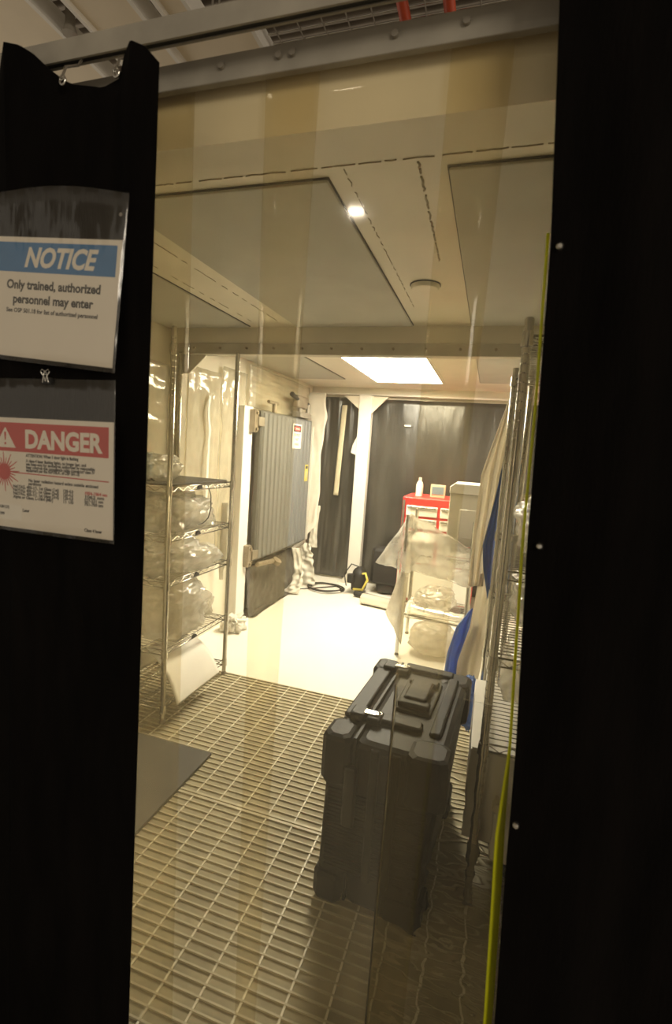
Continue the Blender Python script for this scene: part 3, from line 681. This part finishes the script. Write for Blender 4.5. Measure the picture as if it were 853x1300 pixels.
for i, z in enumerate(zs):
    for xa, xb in ((TX0+.04, -.395), (-.37, TX1-.03)):
        d = MB().rbox(xa, xb, TY0-.014, TY0+.004, z-.095, z-.008, .003).build('drawer', 'white' if i < 3 else 'foam', t)
        MB().rbox(xa+.01, xb-.01, TY0-.030, TY0-.012, z-.030, z-.012, .004).build('drawer_pull', 'chrome', d)
MB().rbox(TX0+.04, TX1-.03, TY0-.014, TY0+.004, .13, .44, .004).build('lower_door', 'foam', t)
MB().box(TX0+.008, TX0+.026, TY0-.02, TY0-.002, .11, TZ-.03).build('chrome_trim', 'chrome', t)
t = thing('spray_bottle', 'white bottle standing on the red tool chest', 'bottle', (-.585, 4.42, TZ))
MB().tube([(-.585, 4.42, TZ), (-.585, 4.42, TZ+.10), (-.585, 4.42, TZ+.125), (-.585, 4.42, TZ+.135)], [.032, .032, .022, .014], 16).build('bottle_body', 'white', t)
MB().tube([(-.585, 4.42, TZ+.133), (-.585, 4.42, TZ+.165)], .015, 12).build('cap', 'tape', t)
t = thing('small_display', 'small cream framed display leaning on the red tool chest', 'display', (-.42, 4.40, TZ))
MB().rbox(-.485, -.355, 4.385, 4.41, TZ, TZ+.115, .004).build('frame', 'cream', t)
MB().box(-.470, -.370, 4.380, 4.388, TZ+.03, TZ+.095).build('screen', mat('blue_grey_screen', (.16, .25, .30), .25), t)
# white roll lying on the floor
t = thing('white_roll', 'shiny white roll lying across the floor behind the wire rack', 'roll', (-.53, 4.18, 0))
MB().tube([(-1.0, 4.27, .052), (-.98, 4.268, .052), (-.06, 4.09, .052), (-.04, 4.088, .052)], [.046, .05, .05, .046], 20).build('wrap', 'foil', t)
MB().tube([(-1.006, 4.271, .052), (-1.0, 4.27, .052)], .034, 14).build('core', 'cream', t)
# wire rack wrapped in film
RX0, RX1, RY0, RY1 = -.495, -.06, 3.28, 3.72
t = unit('low chrome rack draped in clear film in front of the tool chest', RX0, RX1, RY0, RY1, (.30, .80), .98)
t = thing('equipment_box', 'white equipment box with sloped top standing on the draped rack', 'box', (-.12, 3.5, .806))
MB().prism([(-.235, .806), (-.045, .806), (-.045, 1.150), (-.235, 1.150)], 'y', 3.30, 3.62).build('housing', mat('grey_white_housing', (.74, .71, .62), .5), t, bevel=.006)
MB().prism([(-.240, 1.150), (-.040, 1.150), (-.040, 1.215), (-.212, 1.215), (-.240, 1.192)], 'y', 3.295, 3.625).build('lid', 'white', t, bevel=.004)
MB().box(-.165, -.06, 3.292, 3.302, .86, 1.05).build('front_panel', 'foam', t, bevel=.004)
def quad(a, b, c, d, amp, seed, cr=0):
    a, b, c, d = map(Vector, (a, b, c, d))
    def fn(u, v):
        p = a.lerp(b, u).lerp(d.lerp(c, u), v)
        p.y += amp*(N(u*3+seed, v*3, seed)+.5*abs(N(u*7, v*6, seed+3))); p.z += amp*.4*N(u*5, v*4, seed+7)
        return p
    return fn
t = thing('clear_film', 'clear plastic film flung over the draped rack', 'plastic film', (-.35, 3.24, .5))
MB().sheet(quad((-.47, 3.25, 1.00), (-.06, 3.25, .80), (-.05, 3.22, .56), (-.44, 3.20, .62), .035, 2), 24, 20, .001).build('front_drape', 'clear', t)
MB().sheet(quad((-.47, 3.27, 1.00), (-.45, 3.24, .98), (-.44, 3.22, .60), (-.72, 3.40, .60), .03, 4), 18, 18, .001).build('side_wing', 'clear', t)
MB().sheet(quad((-.51, 3.25, .60), (-.45, 3.24, .60), (-.46, 3.22, .10), (-.60, 3.30, .28), .02, 6), 12, 18, .001).build('lower_tail', 'bagw', t)
bag('plastic_bag', 'cloudy bag of packing stuffed beneath the draped rack', (-.27, 3.42, .11), (.16, .12, .11), 'bagw', 51, .15, flat=.004)
bag('plastic_bag', 'clear crumpled bag on the lower tier of the draped rack', (-.28, 3.50, .38), (.13, .13, .07), 'bag', 53, .25, flat=.307)

# ------------------------------------------------------------------ right wire shelf with coats and bags
AX0, AX1, AY0, AY1 = .062, .44, 1.473, 2.25
RT = (.20, .536, .807, 1.068, 1.73)
unit('tall chrome wire shelf behind the right curtain edge', AX0, AX1, AY0, AY1, RT, 1.775)
unit('second chrome wire shelf farther back on the right', .135, .50, 2.32, 3.0, (.20, .70, 1.2), 1.80)
t = thing('carton', 'white carton on the lowest tier of the right shelf', 'box', (.2, 1.85, .207))
MB().box(.026, .425, 1.50, 2.0, .2095, .495).build('carton_body', 'white', t, bevel=.004)
MB().prism([(.032, .496), (.22, .496), (.21, .503), (.028, .503)], 'y', 1.5, 2.0).build('carton_flap', 'foam', t)
t = thing('sheet_metal_box', 'small light grey box standing right of the white carton front', 'box', (.135, 1.40, .21))
tag(t, 'small pale box hung on the front of the right shelf', 'box')
MB().box(.108, .16, 1.425, 1.458, .205, .36).build('box_body', 'foam', t, bevel=.003)
MB().prism([(.10, .375), (.155, .345), (.165, .365), (.11, .40)], 'y', 1.415, 1.46).build('box_flap', 'coat', t, bevel=.002)
bag('plastic_bag', 'clear bag on the tier above the white carton', (.25, 1.85, .66), (.13, .25, .10), 'bag', 61, .25, flat=.5425)
bag('plastic_bag', 'clear bag on the middle tier of the right shelf', (.25, 1.85, .91), (.13, .25, .10), 'bag', 63, .25, flat=.8135)
bag('plastic_bag', 'clear bag high on the right shelf', (.25, 1.85, 1.17), (.13, .25, .10), 'bag', 66, .25, flat=1.0745)
tag(MB().blob((.25, 1.80, .10), (.12, .25, .09), .2, 2, 68, .003).build('dark_bundle', 'rubber'), 'dark bundle on the grating below the right shelf', 'bundle')
# garments
def drape(name, label, left, right, y, m, seed, folds=4, amp=.02, cat='coat'):
    """hanging cloth between two edge polylines (z -> x), with folds"""
    zt, zb = left[-1][0], left[0][0]
    def fn(u, v):
        z = zb+(zt-zb)*v; a = interp(left, z); b = interp(right, z)
        return (a+(b-a)*u, y+amp*math.sin(u*folds*math.pi+v*1.3+seed)*(1-.5*v)+.012*N(u*5, v*6, seed)+.05*u, z+.008*N(u*6, 1, seed)*(1-v))
    return tag(MB().sheet(fn, 34, 40, .0022).build(name, m), label, cat)
drape('lab_coat', 'off-white lab coat hanging from the right shelf', [(.80, -.046), (.98, -.045), (1.03, -.048), (1.32, -.036), (1.50, .008), (1.66, .050)], [(.80, .02), (1.0, .03), (1.37, .055), (1.66, .060)], 2.30, 'coat', 1, 5, .016)
drape('lab_coat', 'second off-white coat tail hanging lower behind the black case', [(.22, -.06), (.42, -.06), (.60, -.02), (.86, .0)], [(.22, .03), (.40, .05), (.60, .06), (.86, .065)], 2.34, 'coat', 3, 3, .016)
drape('blue_gown', 'blue gown hanging beneath the off-white lab coat', [(.76, .045), (.90, .012), (1.0, .0), (1.2, .03), (1.40, .052)], [(.76, .066), (1.0, .062), (1.2, .064), (1.40, .066)], 2.285, 'bluecl', 5, 3, .012, 'gown')
drape('blue_gown', 'blue plastic gown bunched left of the lower coat tail', [(.25, -.125), (.42, -.115), (.56, -.085), (.66, -.030)], [(.25, -.055), (.42, -.05), (.56, -.02), (.66, -.008)], 2.40, 'bluebag', 8, 3, .02, 'gown')
bag('blue_bag', 'crumpled blue plastic bag behind the far corner of the black case', (.002, 2.19, .30), (.04, .07, .11), 'bluebag', 71, .3)

# ------------------------------------------------------------------ black transit case
t = thing('transit_case', 'big black moulded transit case standing upright on the grating', 'case', (-.185, 1.625, 0), (0, 0, math.radians(-4)))
# local frame: x -.19..+.19, y -.31..+.31, z 0..0.555 ; lid on the left, base on the right
def shell(x0b, x1b, x0t, x1t, y0, y1, z0, z1, r):
    """tapered rounded block"""
    mb = MB(); vs = []
    for z, i in ((z0, r), (z0+r*.3, r*.3), (z0+r, 0), (z1-r, 0), (z1-r*.3, r*.3), (z1, r)):
        k = (z-z0)/(z1-z0); a = x0b+(x0t-x0b)*k+i; b = x1b+(x1t-x1b)*k-i; c = y0+i; d = y1-i; q = r*.8
        ring = []
        for (cx, cy, s0) in ((b-q, c+q, -90), (b-q, d-q, 0), (a+q, d-q, 90), (a+q, c+q, 180)):
            for m_ in range(4):
                an = math.radians(s0+30*m_); ring.append((cx+q*math.cos(an), cy+q*math.sin(an), z))
        vs += ring
    fs = [tuple(range(15, -1, -1)), tuple(range(80, 96))]
    for k in range(5):
        for j in range(16): fs.append((k*16+j, k*16+(j+1) % 16, (k+1)*16+(j+1) % 16, (k+1)*16+j))
    return mb.add(vs, fs)
shell(-.188, -.098, -.178, -.096, -.300, .300, .012, .540, .022).build('lid', 'case', t, local=True)
shell(-.092, .125, -.094, .170, -.300, .300, .012, .540, .022).build('base', 'case', t, local=True)
MB().box(-.099, -.091, -.296, .296, .016, .545).build('seal', 'rubber', t, local=True)
# corner guards (fatter blocks at the eight corners), rails on the end
for x0, x1 in ((-.196, -.106), (.06, .178)):
    for y0, y1 in ((-.312, -.20), (.20, .312)):
        for z0, z1 in ((0, .10), (.385, .545)):
            k = -.035 if (x0 > 0 and z0 == 0) else 0
            MB().rbox(x0+k, x1+k, y0, y1, z0, z1, .016).build('corner_guard', 'case', t, local=True)
for z in [.12+.0125*i for i in range(21)]:
    MB().prism([(-.305, z-.003), (-.297, z-.0055), (-.297, z+.0055), (-.305, z+.003)], 'x', -.165, .135-.01*(1-(z/.4))*2).build('reflection_rib', 'case', t, local=True)  # ribs shaped in place of stripes reflected by the vinyl strips
for xx in (-.045, .02):
    MB().rbox(xx, xx+.028, -.309, -.295, .11, .53, .005).build('end_bar', 'case', t, local=True)
# top side: raised rails, handle, latches
MB().rbox(-.075, .075, -.180, -.135, .535, .556, .006).build('top_rail', 'case', t, local=True)
MB().rbox(-.075, .110, .235, .285, .535, .556, .006).build('top_rail', 'case', t, local=True)
MB().rbox(.100, .135, -.18, .235, .535, .553, .006).build('top_rail', 'case', t, local=True)
MB().rbox(-.172, -.115, -.185, .19, .535, .552, .006).build('top_rail', 'case', t, local=True)
hp = MB().rbox(-.040, .085, -.075, .170, .536, .550, .005).build('handle_plate', 'rubber', t, local=True)
MB().rbox(-.030, .075, -.06, -.02, .545, .566, .006).rbox(-.030, .075, .115, .155, .545, .566, .006).build('handle_mount', 'case', t, local=True)
MB().rbox(-.018, .060, -.03, .125, .558, .574, .007).build('handle_grip', 'case', t, local=True)
for y in (-.170, .215):
    l = MB().rbox(-.150, -.100, y-.030, y+.030, .540, .566, .006).build('latch', 'case', t, local=True)
    MB().rbox(-.095, -.050, y-.030, y+.030, .538, .562, .006).build('latch_keeper', 'case', t, local=True)
    h = MB().rbox(-.108, -.062, y-.012, y+.012, .5625, .5665, .0015)
    h.tube([(-.062+.010*math.cos(a), y+.010*math.sin(a), .5665) for a in [k*math.pi/6 for k in range(13)]], .0022, 6, False)
    h.build('hasp', 'chrome', l, local=True)
for z0 in (.21,):   # recessed end latch on the lid side of the near end
    MB().rbox(-.118, -.078, -.316, -.295, .27, .46, .006).build('end_latch', 'rubber', t, local=True)
for y in (-.21, .21): MB().tube([(.118, y-.014, .03), (.118, y+.014, .03)], .03, 14).build('wheel', 'rubber', t, local=True)

# ------------------------------------------------------------------ the lab outside
struct('floor_lab', MB().box(-4, 3, -4, .45, -.10, -.01), mat('lab_floor_vinyl', (.50, .45, .37), .5))
LZ = 3.4
struct('ceiling_lab', MB().box(-5, 3, -4, 5.5, LZ+.2, LZ+.3), 'deck')
dk = MB()
for i in range(60):
    y = 1.2+i*.055; dk.prism([(y, LZ+.2), (y+.012, LZ+.14), (y+.030, LZ+.14), (y+.042, LZ+.2)], 'x', -4.5, 1.5)
o = dk.build('deck_rib', 'deck', kind='stuff', label=None)
o['label'] = 'ribs of the metal roof deck high over the lab'; 
def fixture(label, x0, x1, y0, y1, z, group=None):
    t = thing('ceiling_baffle', label, 'ceiling panel', ((x0+x1)/2, (y0+y1)/2, z))
    MB().rbox(x0, x1, y0, y1, z, z+.05, .006).build('panel', 'labwhite', t)
    for xa, xb in ((x0-.004, x0+.012), (x1-.012, x1+.004)): MB().box(xa, xb, y0, y1, z-.02, z+.06).build('edge_flange', 'white', t)
    for y in (y0+.2, y1-.2): MB().tube([((x0+x1)/2, y, z+.05), ((x0+x1)/2, y, LZ+.2)], .006, 6).build('hanger', 'zinc', t)
    return t
fixture('widest white ceiling baffle at the top left corner over the curtain', -3.0, -1.83, .9, 2.05, 3.0)
fixture('white ceiling baffle second from the left over the curtain track', -1.70, -1.44, .9, 2.05, 3.0)
fixture('narrow white ceiling baffle third from the left over the curtain track', -1.36, -1.24, .9, 1.86, 3.0)
fixture('white ceiling baffle seen in the gap behind the curtain track', -1.62, -1.06, 1.90, 2.25, 3.02)
# wire cable tray with parallel wires
tr = thing('cable_tray', 'long wire cable tray seen through the gap above the strip curtain', 'cable tray', (-.4, 2.0, 3.05))
for i in range(7):
    y = 1.80+i*.05; MB().tube([(-1.04, y, 3.05), (1.4, y, 3.05)], .0035, 6).build('long_wire', 'chrome', tr)
for i in range(24):
    x = -1.0+i*.1; MB().tube([(x, 1.80, 3.046), (x, 2.10, 3.046)], .003, 6).build('cross_wire', 'zinc', tr)
for label, x in (('orange red pipe on the left of the pair above the doorway', -.439), ('orange red pipe on the right of the pair above the doorway', -.285)):
    t = thing('pipe', label, 'pipe', (x, 2.1, 2.9))
    MB().tube([(x, .6, 2.9), (x, 3.6, 2.9)], .020, 12).build('pipe_run', 'piperd', t)
    for y in (1.1, 2.9): MB().tube([(x, y, 2.92), (x, y, LZ+.14)], .005, 6).build('hanger', 'zinc', t)
t = thing('sprinkler', 'small dark sprinkler head with a red flag among the ceiling baffles', 'sprinkler', (-1.775, 1.72, 2.98))
MB().tube([(-1.775, 1.72, 3.5), (-1.775, 1.72, 3.0), (-1.775, 1.72, 2.96)], [.018, .018, .03], 10).build('head', 'zinc', t)
MB().prism([(-1.80, 2.97), (-1.755, 2.97), (-1.765, 2.93)], 'y', 1.745, 1.75).build('flag', 'red', t)
# look-alike families share a group phrase
GROUPS = {'plastic_bag': 'plastic bags on the shelves', 'ceiling_baffle': 'white baffles under the lab ceiling', 'pipe': 'orange red pipes over the doorway',
          'wire_shelf': 'chrome wire shelves', 'laser_curtain': 'black laser curtains', 'grating_panel': 'floor grating panels', 'torn_plastic': 'torn white plastic around the steel door',
          'black_sheet': 'black sheets on the back wall', 'plastic_sheet': 'plastic films on the left wall', 'lab_coat': 'off-white coats on the right shelf', 'blue_gown': 'blue gowns on the right shelf', 'sign': 'signs on the left curtain'}
for o in bpy.data.objects:
    g = GROUPS.get(o.name.split('.')[0])
    if g and o.parent is None and 'category' in o: o['group'] = g
# tidy helper property
for o in bpy.data.objects:
    if '_w' in o: del o['_w']
